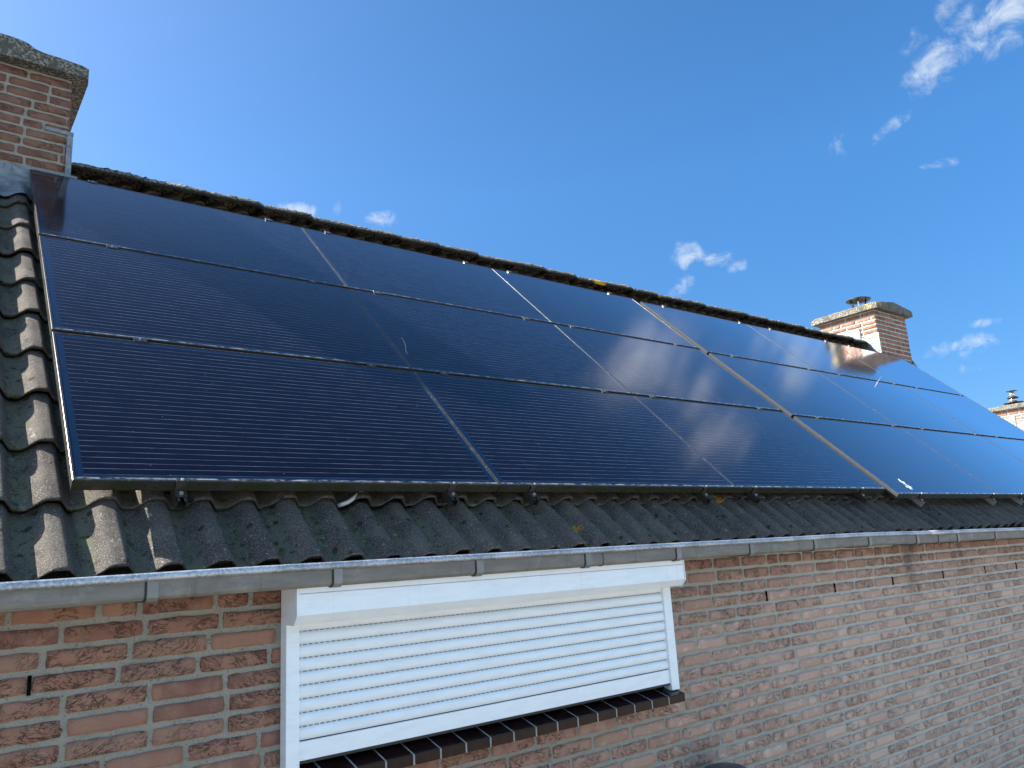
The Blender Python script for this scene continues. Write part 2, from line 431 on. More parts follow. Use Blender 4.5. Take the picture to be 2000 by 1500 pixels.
def mat_frame(name, colr, algae):
    m, t, b = material(name, 0.27, 0.0, colr, 0.4)
    P = t.obj(); X, Y, Z = t.sep(P)[0:3]
    n = t.noise(t.stretch(P, (6, 6, 90)), 3, 4, 0.6)
    c = t.mix(t.ss(n, 0.3, 0.75), tuple(v * 0.8 for v in colr), tuple(v * 1.15 for v in colr))
    worn = t.m('MULTIPLY', t.ss(t.noise(P, 34, 5, 0.7), 0.5, 0.66), t.ss(Z, -0.008, 0.0))
    c = t.mix(t.m('MULTIPLY', worn, 0.12), c, (0.42, 0.43, 0.42))
    if algae:
        al = t.m('MULTIPLY', t.ss(t.noise(P, 9, 5, 0.7), 0.40, 0.6), t.m('MULTIPLY', t.ss(Z, -0.004, -0.012), t.ss(Y, 0.006, 0.001)))
        c = t.mix(t.m('MULTIPLY', al, 0.9), c, (0.020, 0.025, 0.009))
        bl = t.m('MULTIPLY', t.ss(t.noise(t.stretch(P, (1, 1, 2)), 70, 3, 0.6), 0.60, 0.64), t.ss(Y, 0.006, 0.001))
        c = t.mix(bl, c, (0.012, 0.012, 0.010))
    t.put(b.inputs['Base Color'], c)
    return m

def mat_noisy(name, c0, c1, scale, rough=0.6, metal=0.0, bump=0.0, spec=0.5, stretch=(1, 1, 1), detail=4):
    m, t, b = material(name, rough, metal, c0, spec)
    P = t.stretch(t.obj(), stretch)
    n = t.noise(P, scale, detail, 0.65)
    t.put(b.inputs['Base Color'], t.mix(t.ss(n, 0.3, 0.72), c0, c1))
    if bump: t.put(b.inputs['Normal'], t.bump(n, bump, 0.006))
    return m

def mat_bead():
    m, t, b = material('zinc_bead', 0.42, 0.55, spec=0.5)
    P = t.obj()
    v = t.voro(t.stretch(P, (1, 1, 1.4)), 130, 'F1', out=1)
    n = t.noise(P, 90, 4, 0.7)
    sp = t.ss(t.m('ADD', t.m('MULTIPLY', n, 0.7), t.m('MULTIPLY', t.noise(P, 7, 4), 0.45)), 0.48, 0.66)
    c = t.mix(sp, (0.22, 0.25, 0.29), (0.42, 0.46, 0.51))
    c = t.mix(0.12, c, v, 'SOFT_LIGHT')
    t.put(b.inputs['Base Color'], c); t.put(b.inputs['Normal'], t.bump(n, 0.2, 0.002))
    return m

def mat_zinc():
    m, t, b = material('zinc_face', 0.6, 0.0, spec=0.3)
    P = t.obj()
    n = t.noise(t.stretch(P, (2.5, 1, 14)), 3, 5, 0.65)
    c = t.mix(t.ss(n, 0.35, 0.7), (0.135, 0.130, 0.118), (0.185, 0.178, 0.160))
    c = t.mix(t.m('MULTIPLY', t.ss(t.noise(P, 9, 6, 0.72), 0.52, 0.68), 0.45), c, (0.26, 0.26, 0.245))
    c = t.mix(t.m('MULTIPLY', t.ss(t.noise(t.stretch(P, (30, 1, 2)), 1, 4, 0.6), 0.56, 0.70), 0.5), c, (0.075, 0.078, 0.075))
    t.put(b.inputs['Base Color'], c); t.put(b.inputs['Normal'], t.bump(n, 0.12, 0.003))
    return m

def mat_lead():
    m, t, b = material('lead_sheet', 0.55, 0.3, spec=0.4)
    P = t.obj()
    n = t.noise(t.stretch(P, (1, 1, 2.2)), 11, 5, 0.65, 0.6)
    c = t.mix(t.ss(n, 0.3, 0.72), (0.11, 0.13, 0.15), (0.235, 0.26, 0.28))
    c = t.mix(t.ss(t.noise(t.stretch(P, (3, 3, 1)), 9, 4, 0.7), 0.62, 0.75), c, (0.10, 0.105, 0.11))
    t.put(b.inputs['Base Color'], c); t.put(b.inputs['Normal'], t.bump(n, 0.7, 0.02))
    return m

def mat_cap():
    m, t, b = material('weathered_concrete', 0.95, spec=0.2)
    P = t.obj()
    n = t.noise(P, 55, 5, 0.75)
    c = t.mix(t.ss(n, 0.47, 0.58), (0.065, 0.064, 0.058), (0.26, 0.25, 0.215))
    c = t.mix(t.ss(t.noise(P, 9, 4, 0.6), 0.5, 0.68), c, (0.075, 0.075, 0.065))
    li = None
    for pt in ((10.36, 5.00, 3.13 + Z0), (10.28, 5.13, 3.12 + Z0), (10.30, 5.05, 3.17 + Z0)):
        q = t.vm('DISTANCE', P, pt)
        k = t.m('SUBTRACT', 1.0, t.ss(t.m('ADD', q, t.m('MULTIPLY', t.m('SUBTRACT', t.noise(P, 26, 4, 0.7), 0.5), 0.46)), -0.03, 0.05))
        li = k if li is None else t.m('MAXIMUM', li, k)
    c = t.mix(li, c, (0.58, 0.36, 0.03))
    t.put(b.inputs['Base Color'], c); t.put(b.inputs['Normal'], t.bump(n, 0.9, 0.012))
    return m

def mat_white(name, groove=False):
    m, t, b = material(name, 0.38, 0.0, (0.80, 0.80, 0.78), 0.5)
    P = t.obj()
    n = t.noise(t.stretch(P, (2, 2, 10)), 4, 5, 0.65)
    c = t.mix(t.ss(n, 0.35, 0.75), (0.71, 0.775, 0.825), (0.645, 0.705, 0.75))
    sm = t.m('MULTIPLY', t.ss(t.noise(t.stretch(P, (3, 3, 26)), 3.3, 5, 0.7), 0.60, 0.74), 0.35)
    c = t.mix(sm, c, (0.45, 0.46, 0.47))
    dr = t.m('MULTIPLY', t.ss(t.noise(t.stretch(P, (38, 3, 1.2)), 1.0, 4, 0.65), 0.58, 0.74), 0.16)
    c = t.mix(dr, c, (0.38, 0.37, 0.34))
    c = t.mix(t.m('MULTIPLY', t.ss(t.noise(P, 150, 2, 0.6), 0.70, 0.75), 0.35), c, (0.30, 0.30, 0.29))
    t.put(b.inputs['Base Color'], c)
    return m

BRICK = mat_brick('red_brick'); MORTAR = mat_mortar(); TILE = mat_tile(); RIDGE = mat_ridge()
GLASS_A = mat_glass('panel_glass_dusty', 0.0012); GLASS_B = mat_glass('panel_glass', 0.001)
FRAME_A = mat_frame('black_frame_weathered', (0.030, 0.030, 0.029), True)
FRAME_B = mat_frame('bronze_frame', (0.040, 0.044, 0.049), False)
BRACKET = mat_noisy('zinc_strap', (0.155, 0.16, 0.158), (0.22, 0.225, 0.22), 16, 0.5, 0.2); BEAD = mat_bead(); ZINC = mat_zinc(); LEAD = mat_lead(); CAP = mat_cap()
WHITE = mat_white('white_lacquer')
DARK = mat_noisy('dark_rubber', (0.012, 0.012, 0.012), (0.02, 0.02, 0.02), 40, 0.7)
BLACKHOLE = mat_noisy('dark_void', (0.002, 0.002, 0.002), (0.005, 0.005, 0.005), 30, 0.9, spec=0.0)
SLIT = mat_noisy('shutter_slit', (0.15, 0.155, 0.16), (0.26, 0.26, 0.26), 60, 0.8)
GREYLAC = mat_noisy('grey_seam', (0.24, 0.24, 0.25), (0.32, 0.32, 0.33), 30, 0.6)
GLAZE = mat_noisy('brown_glaze', (0.010, 0.0045, 0.0045), (0.020, 0.009, 0.008), 18, 0.12, spec=0.18)
GROUT = mat_noisy('grey_grout', (0.24, 0.235, 0.225), (0.33, 0.32, 0.31), 80, 0.9)
ALU_DARK = mat_noisy('dark_aluminium', (0.035, 0.036, 0.034), (0.075, 0.075, 0.07), 30, 0.38, 0.5)
ALU = mat_noisy('bare_aluminium', (0.42, 0.42, 0.42), (0.58, 0.58, 0.57), 25, 0.35, 0.7)
STEEL = mat_noisy('stainless_steel', (0.55, 0.56, 0.57), (0.70, 0.71, 0.72), 14, 0.22, 0.95)
BLACKMETAL = mat_noisy('black_sheet_metal', (0.012, 0.012, 0.013), (0.03, 0.03, 0.03), 20, 0.45, 0.2)
RUST = mat_noisy('brown_pipe', (0.06, 0.04, 0.035), (0.11, 0.075, 0.06), 20, 0.7)
PVC = mat_noisy('grey_cable', (0.36, 0.37, 0.38), (0.46, 0.46, 0.46), 20, 0.5)
SLATE = mat_noisy('slate_plastic', (0.035, 0.042, 0.052), (0.055, 0.062, 0.072), 12, 0.4)
GLASSDARK, _t, _b = material('window_pane', 0.05, 0.0, (0.01, 0.012, 0.014))
WOOD = mat_noisy('dark_board', (0.03, 0.028, 0.025), (0.05, 0.045, 0.04), 12, 0.8)
DROP = mat_noisy('bird_lime', (0.65, 0.66, 0.66), (0.82, 0.82, 0.80), 60, 0.8)
PALE_TAN = mat_noisy('pale_tan', (0.60, 0.48, 0.40), (0.70, 0.58, 0.50), 60, 0.7)
PAVE = mat_noisy('garden_paving', (0.24, 0.218, 0.178), (0.31, 0.283, 0.235), 0.7, 0.95, bump=0.3)

# ------------------------------------------------------------------ ground
g = MB(); g.add([(-600, -600, 0), (600, -600, 0), (600, 900, 0), (-600, 900, 0)], [(0, 1, 2, 3)])
set_props(g.build('ground', PAVE), label='pale garden paving below the house', cat='ground', kind='structure')

# ------------------------------------------------------------------ brickwork
PITCH, COURSE, HJ, PJ = 0.226, 0.0633, 0.0128, 0.0125
def brick_template(L, H, ns, nh, e=0.0028):
    s = np.concatenate([[0, e], np.linspace(e, L - e, ns + 1)[1:-1], [L - e, L]])
    q = np.concatenate([[0, e], np.linspace(e, H - e, nh + 1)[1:-1], [H - e, H]])
    return s, q
class Bricks:
    def __init__(s): s.V = []; s.F = []; s.r = []; s.r2 = []; s.p = []; s.n = 0
    def brick(s, org, ds, du, dn, L, H, fine, pale, corner=False):
        ns, nh = ((max(2, int(L / 0.026)), 3) if fine else (2, 2))
        a, q = brick_template(L, H, ns, nh)
        A, Q = np.meshgrid(a, q)
        D = np.zeros_like(A); D[0, :] = D[-1, :] = D[:, 0] = D[:, -1] = -0.014
        amp = 0.0013 if fine else 0.0006
        j1 = rng.normal(0, amp, A.shape); j2 = rng.normal(0, amp, A.shape); jd = rng.normal(0, 0.0007, A.shape)
        # rounded corners
        for (i, k, si, sk) in ((1, 1, 1, 1), (1, -2, 1, -1), (-2, 1, -1, 1), (-2, -2, -1, -1)):
            Q[i, k] += si * 0.0022; A[i, k] += sk * 0.0022
        for (i, k, si, sk) in ((0, 0, 1, 1), (0, -1, 1, -1), (-1, 0, -1, 1), (-1, -1, -1, -1)):
            Q[i, k] += si * 0.0035; A[i, k] += sk * 0.0035
        j1[0] = j1[1]; j1[-1] = j1[-2]; j2[0] = j2[1]; j2[-1] = j2[-2]
        j1[:, 0] = j1[:, 1]; j1[:, -1] = j1[:, -2]; j2[:, 0] = j2[:, 1]; j2[:, -1] = j2[:, -2]
        A = A + j1; Q = Q + j2; D = D + jd + rng.normal(0, 0.0012) + (A / L - 0.5) * rng.normal(0, 0.0012)
        P = np.asarray(org)[None, None] + A[..., None] * np.asarray(ds) + Q[..., None] * np.asarray(du) + D[..., None] * np.asarray(dn)
        nr, nc = A.shape
        idx = np.arange(nr * nc).reshape(nr, nc) + s.n
        f = np.stack([idx[:-1, :-1], idx[:-1, 1:], idx[1:, 1:], idx[1:, :-1]], -1).reshape(-1, 4)
        s.V.append(P.reshape(-1, 3)); s.F.append(f); s.n += nr * nc
        k = nr * nc
        s.r.append(np.full(k, rng.random())); s.r2.append(np.full(k, rng.random())); s.p.append(np.full(k, pale))
    def face(s, org, ds, du, dn, W, H, fine=lambda a, q: True, holes=(), rows=None, pale=lambda a, q: 0.0, drift=0.0):
        """running bond with odd headers on a W x H rectangle"""
        org = np.asarray(org, float); ds = np.asarray(ds, float); du = np.asarray(du, float)
        nrows = int(H / COURSE)
        for k in range(nrows):
            q0 = k * COURSE + HJ / 2
            x = -PITCH * (0.25 + 0.5 * (k % 2)) if rng.random() < 0.7 else -PITCH * rng.random() * 0.5
            cuts = [x]
            if rows and k in rows:
                xs = rows[k]; cuts = []
                pts = [-0.02 - PITCH] + list(xs) + [W + 0.2]
                for a, b in zip(pts[:-1], pts[1:]):
                    n = max(1, round((b - a) / PITCH))
                    cuts += [a + (b - a) * i / n for i in range(n)]
                cuts.append(pts[-1])
            else:
                while cuts[-1] < W:
                    st = PITCH * (0.5 if rng.random() < 0.15 else 1.0) * (1 + rng.normal(0, 0.008))
                    cuts.append(cuts[-1] + st)
            for a, b in zip(cuts[:-1], cuts[1:]):
                segs = [(max(a + PJ / 2, 0.0), min(b - PJ / 2, W))]
                for (h0, h1, g0, g1) in holes:
                    if q0 + 0.024 > g0 and q0 + 0.024 < g1:
                        out = []
                        for (c0, c1) in segs:
                            if c1 <= h0 or c0 >= h1: out.append((c0, c1))
                            else:
                                if c0 < h0: out.append((c0, h0))
                                if c1 > h1: out.append((h1, c1))
                        segs = out
                for (c0, c1) in segs:
                    if c1 - c0 < 0.018: continue
                    s.brick(org + ds * c0 + du * (q0 + drift * c0), ds, du, dn, c1 - c0, COURSE - HJ, fine(c0, q0), pale(c0, q0))
    def build(s, name, parent, extra=None):
        mb = MB()
        V = np.concatenate(s.V); F = np.concatenate(s.F)
        mb.v = [tuple(p) for p in V.tolist()]; mb.f = F.tolist(); mb.mi = [0] * len(F); mb.sm = [True] * len(F)
        nb = len(mb.v)
        if extra:
            for fn in extra: fn(mb)
        pad = lambda a: np.concatenate([np.concatenate(a), np.zeros(len(mb.v) - nb)])
        return mb.build(name, [BRICK, MORTAR], parent, {'rnd': pad(s.r), 'rnd2': pad(s.r2), 'pale': pad(s.p)}, recalc=False)

# ------------------------------------------------------------------ the house
XL, XR = -4.4, 11.2
WY = 2.66
house = empty('brick_house', (0, 0, 0), label='red brick house with dark tiled roof, zinc gutter and white roller shutter', cat='house')

# wall ------------------------------------------------------------
HX0, HX1, HZ0, HZ1 = 1.045, 2.898, -0.655, 0.5      # window opening
nrow_top = 42
base = -0.2545 - COURSE / 2 - COURSE * 36              # weep slots sit in row 36
WEEPS = [-1.05, -0.37, 0.316, 3.722, 4.390, 5.065, 5.757, 6.42, 6.992, 7.68, 8.36]
bk = Bricks()
def lit_pale_fn(a, q):
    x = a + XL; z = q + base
    return float(np.clip((x - 1.2) / 3.0, 0.06, 1) * np.clip((0.05 - z) / 0.5, 0, 1) * (0.6 + 0.4 * rng.random()))  # rightward gain stands for stronger light there, carried as brick tone
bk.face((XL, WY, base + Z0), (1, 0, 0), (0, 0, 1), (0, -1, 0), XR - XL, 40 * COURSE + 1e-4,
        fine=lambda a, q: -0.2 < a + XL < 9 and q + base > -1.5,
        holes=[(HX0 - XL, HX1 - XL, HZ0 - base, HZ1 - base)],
        rows={36: [x - XL for x in WEEPS]}, pale=lit_pale_fn, drift=-0.003)
def wall_core(mb):
    y = WY + 0.0055
    zt = base + 40 * COURSE + Z0 + 0.004
    # mortar bed with the window opening left out
    def quad(x0, x1, z0, z1): mb.add([(x0, y, z0), (x1, y, z0), (x1, y, z1), (x0, y, z1)], [(0, 1, 2, 3)], 1)
    quad(XL, HX0 - 0.004, 0, zt); quad(HX1 + 0.004, XR, 0, zt); quad(HX0 - 0.004, HX1 + 0.004, 0, HZ0 + Z0)
    for x in (HX0 - 0.004, HX1 + 0.004):
        mb.add([(x, y, HZ0 + Z0), (x, y + 0.2, HZ0 + Z0), (x, y + 0.2, zt), (x, y, zt)], [(0, 1, 2, 3)], 1)
    # gable and rear walls
    yb = 8.1; zr = 2.48 + Z0
    for x in (XL, XR):
        mb.add([(x, y, 0), (x, yb, 0), (x, yb, zt), (x, 5.38, zr), (x, y, zt)], [(0, 1, 2, 3, 4)], 1)
    mb.add([(XL, yb, 0), (XR, yb, 0), (XR, yb, zt), (XL, yb, zt)], [(0, 1, 2, 3)], 1)
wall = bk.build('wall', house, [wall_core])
for x in WEEPS:
    z = -0.2545 - 0.003 * (x - XL) + Z0
    s = MB(); s.box((x - 0.0048, WY - 0.002, z - 0.026), (x + 0.0048, WY + 0.004, z + 0.026)); s.build('weep_hole', BLACKHOLE, wall)

# window behind the shutter -----------------------------------------
wf = MB()
wf.box((HX0, WY + 0.09, -0.607 + Z0), (HX1, WY + 0.14, -0.545 + Z0)); wf.box((HX0, WY + 0.09, -0.545 + Z0), (HX0 + 0.06, WY + 0.14, 0.0 + Z0)); wf.box((HX1 - 0.06, WY + 0.09, -0.545 + Z0), (HX1, WY + 0.14, 0.0 + Z0))
win = wf.build('window', WOOD, house)
p = MB(); p.box((HX0 + 0.06, WY + 0.11, -0.545 + Z0), (HX1 - 0.06, WY + 0.118, 0.0 + Z0)); p.build('pane', GLASSDARK, win)

# window sill ----------------------------------------------------------
SX0, SX1 = 1.033, 2.903
sl = math.atan2(0.030, 0.105)
def sill_prof(y0, lift):                # y, z outline of the sloping sill block
    return [(y0, -0.682 + Z0 - lift * 0.0), (y0, -0.647 + Z0 + lift), (WY + 0.06, -0.607 + Z0 + lift), (WY + 0.06, -0.682 + Z0)]
s = MB(); s.extrude_x(sill_prof(2.5795, -0.002), SX0 + 0.002, SX1 - 0.002)
sill = s.build('window_sill', GROUT, house)
npitch = 0.1095; x = SX1; k = 0
while x - npitch > SX0 - 0.02:
    s = MB(); x0 = max(x - npitch + 0.007, SX0)
    s.extrude_x(sill_prof(2.577, 0.0), x0, x)
    o = s.bevel('sill_tile', GLAZE, sill, 0.0035, 3)
    x -= npitch

# roller shutter --------------------------------------------------------
CX0, CX1 = 1.074, 2.866; SZ = -0.2; SP = 0.0428
cur = MB()
prof = []
for i in range(9):
    zt = SZ + 0.0428 - i * SP
    if i == 0: zt += 0.0
    for t_ in np.linspace(0, 1, 9):
        prof.append((2.628 - 0.0075 * math.sin(math.pi * t_) ** 0.75 + (0.0035 if t_ in (0, 1) else 0), zt - t_ * (SP - 0.0024) - 0.0012 + Z0))
prof = [(2.631, 0.0 + Z0)] + prof
cur.sweep(prof, [lambda a, b: (CX0, a, b), lambda a, b: (CX1, a, b)], 0, True, closed=False)
for i in range(9):
    z = SZ - i * SP + Z0
    xx = CX0 + 0.004
    while xx < CX1 - 0.02 and i < 8:
        Ld = 0.0135
        cur.box((xx, 2.6264, z - 0.0011), (xx + Ld, 2.6312, z + 0.0011), 1)
        xx += 0.0205
    if i == 8: pass
shutter = cur.build('roller_shutter', [WHITE, SLIT], house)
shutter['label'] = 'white aluminium roller shutter let down over the small window'
bb = MB(); bb.box((CX0, 2.622, -0.602 + Z0), (CX1, 2.633, -0.5440 + Z0)); bb.bevel('bottom_bar', WHITE, shutter, 0.0015)
bs = MB(); bs.box((CX0, 2.6215, -0.611 + Z0), (CX1, 2.634, -0.6025 + Z0)); bs.build('rubber_seal', DARK, shutter)
for (a, b) in ((1.034, 1.080), (2.861, 2.913)):
    r = MB(); r.box((a, 2.612, -0.6335 + Z0), (b, 2.662, -0.150 + Z0)); r.bevel('guide_rail', WHITE, shutter, 0.002)
    r = MB(); r.box((a + 0.008, 2.618, -0.640 + Z0), (b - 0.004, 2.655, -0.634 + Z0)); r.build('rail_foot', DARK, shutter)
bp = [(2.522, -0.051), (2.522, -0.143), (2.549, -0.172), (2.655, -0.172), (2.655, -0.045), (2.53, -0.045)]
bx = MB(); bx.extrude_x([(a, b + Z0) for a, b in bp], 1.038, 2.918)
bx.bevel('shutter_box', WHITE, shutter, 0.0018)
gl = MB(); gl.box((1.043, 2.5205, -0.0765 + Z0), (2.917, 2.5235, -0.0745 + Z0)); gl.build('box_seam', GREYLAC, shutter)
for (a, b) in ((1.0325, 1.0375), (2.9185, 2.9235)):
    e = MB(); e.extrude_x([(y - 0.003 if y < 2.6 else y, z - (0.0025 if z < -0.1 else -0.002) + Z0) for y, z in bp], a, b)
    e.bevel('end_cap', WHITE, shutter, 0.001)

# gutter -------------------------------------------------------------
LIP = [(-4.6, 0.004), (-1.0, 0.010), (0.2, 0.0145), (0.84, 0.021), (1.9, 0.0235), (2.95, 0.025), (3.7, 0.0245), (4.4, 0.0265), (4.81, 0.023), (5.3, 0.0155), (5.6, 0.0125), (5.94, 0.011), (6.82, 0.002), (7.5, 0.001), (9.0, 0.0), (11.6, 0.004)]
def lip(x):
    return float(np.interp(x, [a for a, b in LIP], [b for a, b in LIP]))
GY = 2.492
gp = [(GY + 0.001, -0.014), (GY, -0.058), (GY + 0.002, -0.069), (GY + 0.009, -0.0765), (GY + 0.02, -0.079), (2.652, -0.079), (2.652, -0.03), (2.649, -0.03), (2.649, -0.076), (GY + 0.02, -0.076), (GY + 0.011, -0.0735), (GY + 0.005, -0.067), (GY + 0.003, -0.058), (GY + 0.004, -0.014)]
xs = list(np.linspace(XL - 0.05, XR + 0.1, 80))
gm = MB()
gm.sweep(gp, [(lambda a, b, x=x: (x, a, b + lip(x) + Z0)) for x in xs], 0, False)
gutter = gm.build('gutter', ZINC, house)
bd = MB(); R0 = 0.0125
bd.sweep([(GY - 0.002 + R0 * math.cos(t) * 0.95, -R0 + R0 * math.sin(t)) for t in np.linspace(0, 2 * math.pi, 17)[:-1]],
         [(lambda a, b, x=x: (x, a, b + lip(x) + Z0)) for x in xs], 0, True)
bd.build('rolled_bead', BEAD, gutter)
def strap(x, wd, off, mat, name):
    st = MB(); o = off
    pr = [(GY + 0.000 - o, -0.021), (GY - o - 0.001, -0.058), (GY + 0.001 - o, -0.070 - o * 0.3), (GY + 0.008, -0.078 - o), (GY + 0.02, -0.0805 - o), (2.651, -0.0805 - o), (2.651, -0.0785), (GY + 0.02, -0.0785), (GY + 0.0085, -0.0765), (GY + 0.0015, -0.069), (GY - 0.0008, -0.058), (GY + 0.0002, -0.021)]
    st.sweep(pr, [(lambda a, b, q=q: (q, a, b + lip(q) + Z0)) for q in (x, x + wd)], 0, False)
    return st.build(name, mat, gutter)
for x in (-3.4, -2.85, -2.28, -1.71, -1.15, -0.575, 0.0, 0.572, 1.148, 1.723, 2.277, 2.845, 3.397, 3.968, 4.542, 5.12, 5.688, 6.285, 6.86, 7.44, 8.0, 8.58, 9.15, 9.72, 10.3, 10.9):
    strap(x, 0.031, 0.0035, BRACKET, 'gutter_bracket')
    strap(x - 0.0062, 0.0058, 0.0012, DARK, 'bracket_edge')
strap(2.377, 0.0025, 0.0008, DARK, 'seam'); strap(5.408, 0.0035, 0.0010, DARK, 'seam'); strap(5.413, 0.055, 0.0028, ZINC, 'joint_sleeve')
js = MB(); js.sweep([(GY - 0.002 + 0.0165 * math.cos(t), -0.0125 + 0.0155 * math.sin(t)) for t in np.linspace(0, 2 * math.pi, 13)[:-1]],
                    [(lambda a, b, q=q: (q, a, b + lip(q) + Z0)) for q in (5.31, 5.47)], 0, True); js.build('bead_sleeve', ALU, gutter)
# eaves board behind the gutter
fb = MB(); fb.box((XL, 2.695, -0.1 + Z0), (XR, 2.72, -0.01 + Z0)); fb.build('eaves_board', WOOD, house)

# tiled roof -----------------------------------------------------------
TP = 0.1571; GAUGE = 0.336; V0 = -0.330; U0 = -0.022
def crest(t):
    """t in 0..1 over one roll; crest at .0: gentle rise on the left, steep fall on the right"""
    t = t % 1.0
    rise = np.clip((t - 0.38) / 0.44, 0, 1); fall = np.clip((t - 0.02) / 0.21, 0, 1)
    a = 0.5 - 0.5 * np.cos(np.pi * rise); b_ = 0.5 + 0.5 * np.cos(np.pi * fall)
    flat = np.maximum(a, b_)
    return np.where((t > 0.82), 1.0, flat)
us = np.arange(-4.75, 10.74, TP / 14)
tt = ((us - U0) / TP)
hh = crest(tt) * 0.044
tid = np.floor((us - U0 - 0.30 * TP) / (2 * TP)).astype(int)
tloc = ((us - U0 - 0.30 * TP) / (2 * TP)) % 1.0
rt = MB(); val = []; rn = []
tmin = tid.min(); NT_ = tid.max() - tmin + 1
ncourse = 12
V = []; F = []
n = len(us)
for k in range(ncourse):
    offs = rng.normal(0, 0.0022, NT_)[tid - tmin]; tl = rng.normal(0, 0.004, NT_)[tid - tmin]; rr = rng.random(NT_)[tid - tmin]
    dv = rng.normal(0, 0.0035, NT_)[tid - tmin]
    lapj = (tloc - 0.5) * -0.004
    rows = [(0.0, -0.024, True), (0.0, -0.005, True), (0.006, -0.0012, False), (0.016, 0.0, False), (0.05, 0, False), (0.15, 0, False), (0.3, 0, False), (0.6, 0, False), (1.0, 0, False), (1.06, 0, False)]
    st = len(V)
    for j, (f, dd, nose) in enumerate(rows):
        v = V0 + GAUGE * (k + f) + dv
        if k == ncourse - 1 and f > 0.9: v = np.minimum(v, 3.42)
        d = -0.150 + hh + 0.030 * (1 - f) + dd + offs + tl * f + lapj
        if j == 0: d = d + (0.004 if k else 0.006); v = v + 0.012
        wav = rng.normal(0, 0.0007, n)
        x = OX + us; y = OY + v * CT - (d + wav) * ST; z = OZ + v * ST + (d + wav) * CT
        V += list(zip(x.tolist(), y.tolist(), z.tolist()))
        val += (1 - hh / 0.044).tolist(); rn += rr.tolist()
    for j in range(len(rows) - 1):
        a = st + j * n
        F += [(a + i, a + i + 1, a + n + i + 1, a + n + i) for i in range(n - 1)]
    if k == 0:      # open undersides at the eaves
        st2 = len(V)
        for f in (0.02, 0.5):
            v = V0 + GAUGE * f + 0.012; d = -0.150 + hh + 0.010 - 0.004
            V += list(zip((OX + us).tolist(), (OY + v * CT - d * ST).tolist(), (OZ + v * ST + d * CT).tolist()))
            val += [0.2] * n; rn += [0.3] * n
        F += [(st2 + i, st2 + i + 1, st2 + n + i + 1, st2 + n + i) for i in range(n - 1)]
rt.v = V; rt.f = F; rt.mi = [0] * len(F); rt.sm = [True] * len(F)
# rear slope and underlay
nb = len(rt.v)
yr, zr = 5.385, 2.50 + Z0
rt.add([(XL, yr, zr), (XR, yr, zr), (XR, 8.25, -0.1 + Z0), (XL, 8.25, -0.1 + Z0)], [(0, 1, 2, 3)])
rt.add([roof(-4.75, V0 + 0.06, -0.182), roof(10.73, V0 + 0.06, -0.182), roof(10.73, 3.4, -0.182), roof(-4.75, 3.4, -0.182)], [(0, 1, 2, 3)])
val += [0.5] * (len(rt.v) - nb); rn += [0.2] * (len(rt.v) - nb)
roof_o = rt.build('roof', TILE, house, {'valley': val, 'rnd': rn}, recalc=False)

# ridge tiles
def ridge_tile(x0, L, name='ridge_tile'):
    mb = MB(); na, nl = 22, 26
    rad0 = 0.112 + rng.normal(0, 0.002); lift = rng.normal(0, 0.004); ups = []
    vs = []
    for i in range(nl + 1):
        f = i / nl
        r = rad0 + 0.016 * min(1, f * 1.3) - (0.02 * ((f - 0.9) / 0.1) ** 2 if f > 0.9 else 0)
        for j in range(na + 1):
            a = math.pi * (j / na)
            q = max(0, math.sin(a)); crust = rng.normal(0, 0.005) * q + abs(rng.normal(0, 0.0055)) * q
            rr = r + crust
            vs.append((x0 + f * L, yr - rr * 1.08 * math.cos(a), 2.594 + lift + Z0 + rr * 0.58 * math.sin(a) - (0.006 if j in (0, na) else 0)))
            ups.append(q)
    fs = [(i * (na + 1) + j, i * (na + 1) + j + 1, (i + 1) * (na + 1) + j + 1, (i + 1) * (na + 1) + j) for i in range(nl) for j in range(na)]
    mb.add(vs, fs, 0, True)
    fs2 = [tuple(range(na + 1)), tuple(nl * (na + 1) + j for j in range(na, -1, -1))]
    mb.add([vs[i] for i in fs2[0]], [tuple(range(na + 1))]); ups += [ups[i] for i in fs2[0]]
    mb.add([vs[i] for i in fs2[1]], [tuple(range(na + 1))]); ups += [ups[i] for i in fs2[1]]
    return mb.build(name, RIDGE, roof_o, {'up': ups})
RP = 0.3865
ridge_tile(0.60, 1.085 - 0.60 + 0.012)
x = 1.085 + 0.03
while x < 10.35:
    ridge_tile(x - 0.03, min(RP + 0.04, 10.36 - x + 0.03)); x += RP
x = -0.25 - RP
while x > XL - 0.3:
    ridge_tile(x, RP + 0.03); x -= RP

# chimneys ---------------------------------------------------------------
def chimney(x0, x1, y0, y1, z0, z1, label, parent, fine=True, in_shade=False):
    b = Bricks(); H = z1 - z0; e = 0.0055
    nr = int(H / COURSE); zb = z1 - nr * COURSE
    pl = lambda a, q: 0.1 * rng.random()
    b.face((x0, y0, zb), (1, 0, 0), (0, 0, 1), (0, -1, 0), x1 - x0, nr * COURSE + 1e-4, pale=pl, fine=lambda a, q: fine)
    b.face((x0, y1, zb), (0, -1, 0), (0, 0, 1), (-1, 0, 0), y1 - y0, nr * COURSE + 1e-4, pale=pl, fine=lambda a, q: fine)
    b.face((x1, y0, zb), (0, 1, 0), (0, 0, 1), (1, 0, 0), y1 - y0, nr * COURSE + 1e-4, pale=pl, fine=lambda a, q: False)
    b.face((x1, y1, zb), (-1, 0, 0), (0, 0, 1), (0, 1, 0), x1 - x0, nr * COURSE + 1e-4, pale=pl, fine=lambda a, q: False)
    def core(mb): mb.box((x0 + e, y0 + e, z0 - 0.6), (x1 - e, y1 - e, z1 + 0.02), 1)
    if in_shade: b.r = [a * 0.6 for a in b.r]; b.p = [a * 0 - 0.42 for a in b.p]       # shade put into this stack's brick colour against the sky fill
    c = b.build('chimney', parent, [core]); c['label'] = label
    return c
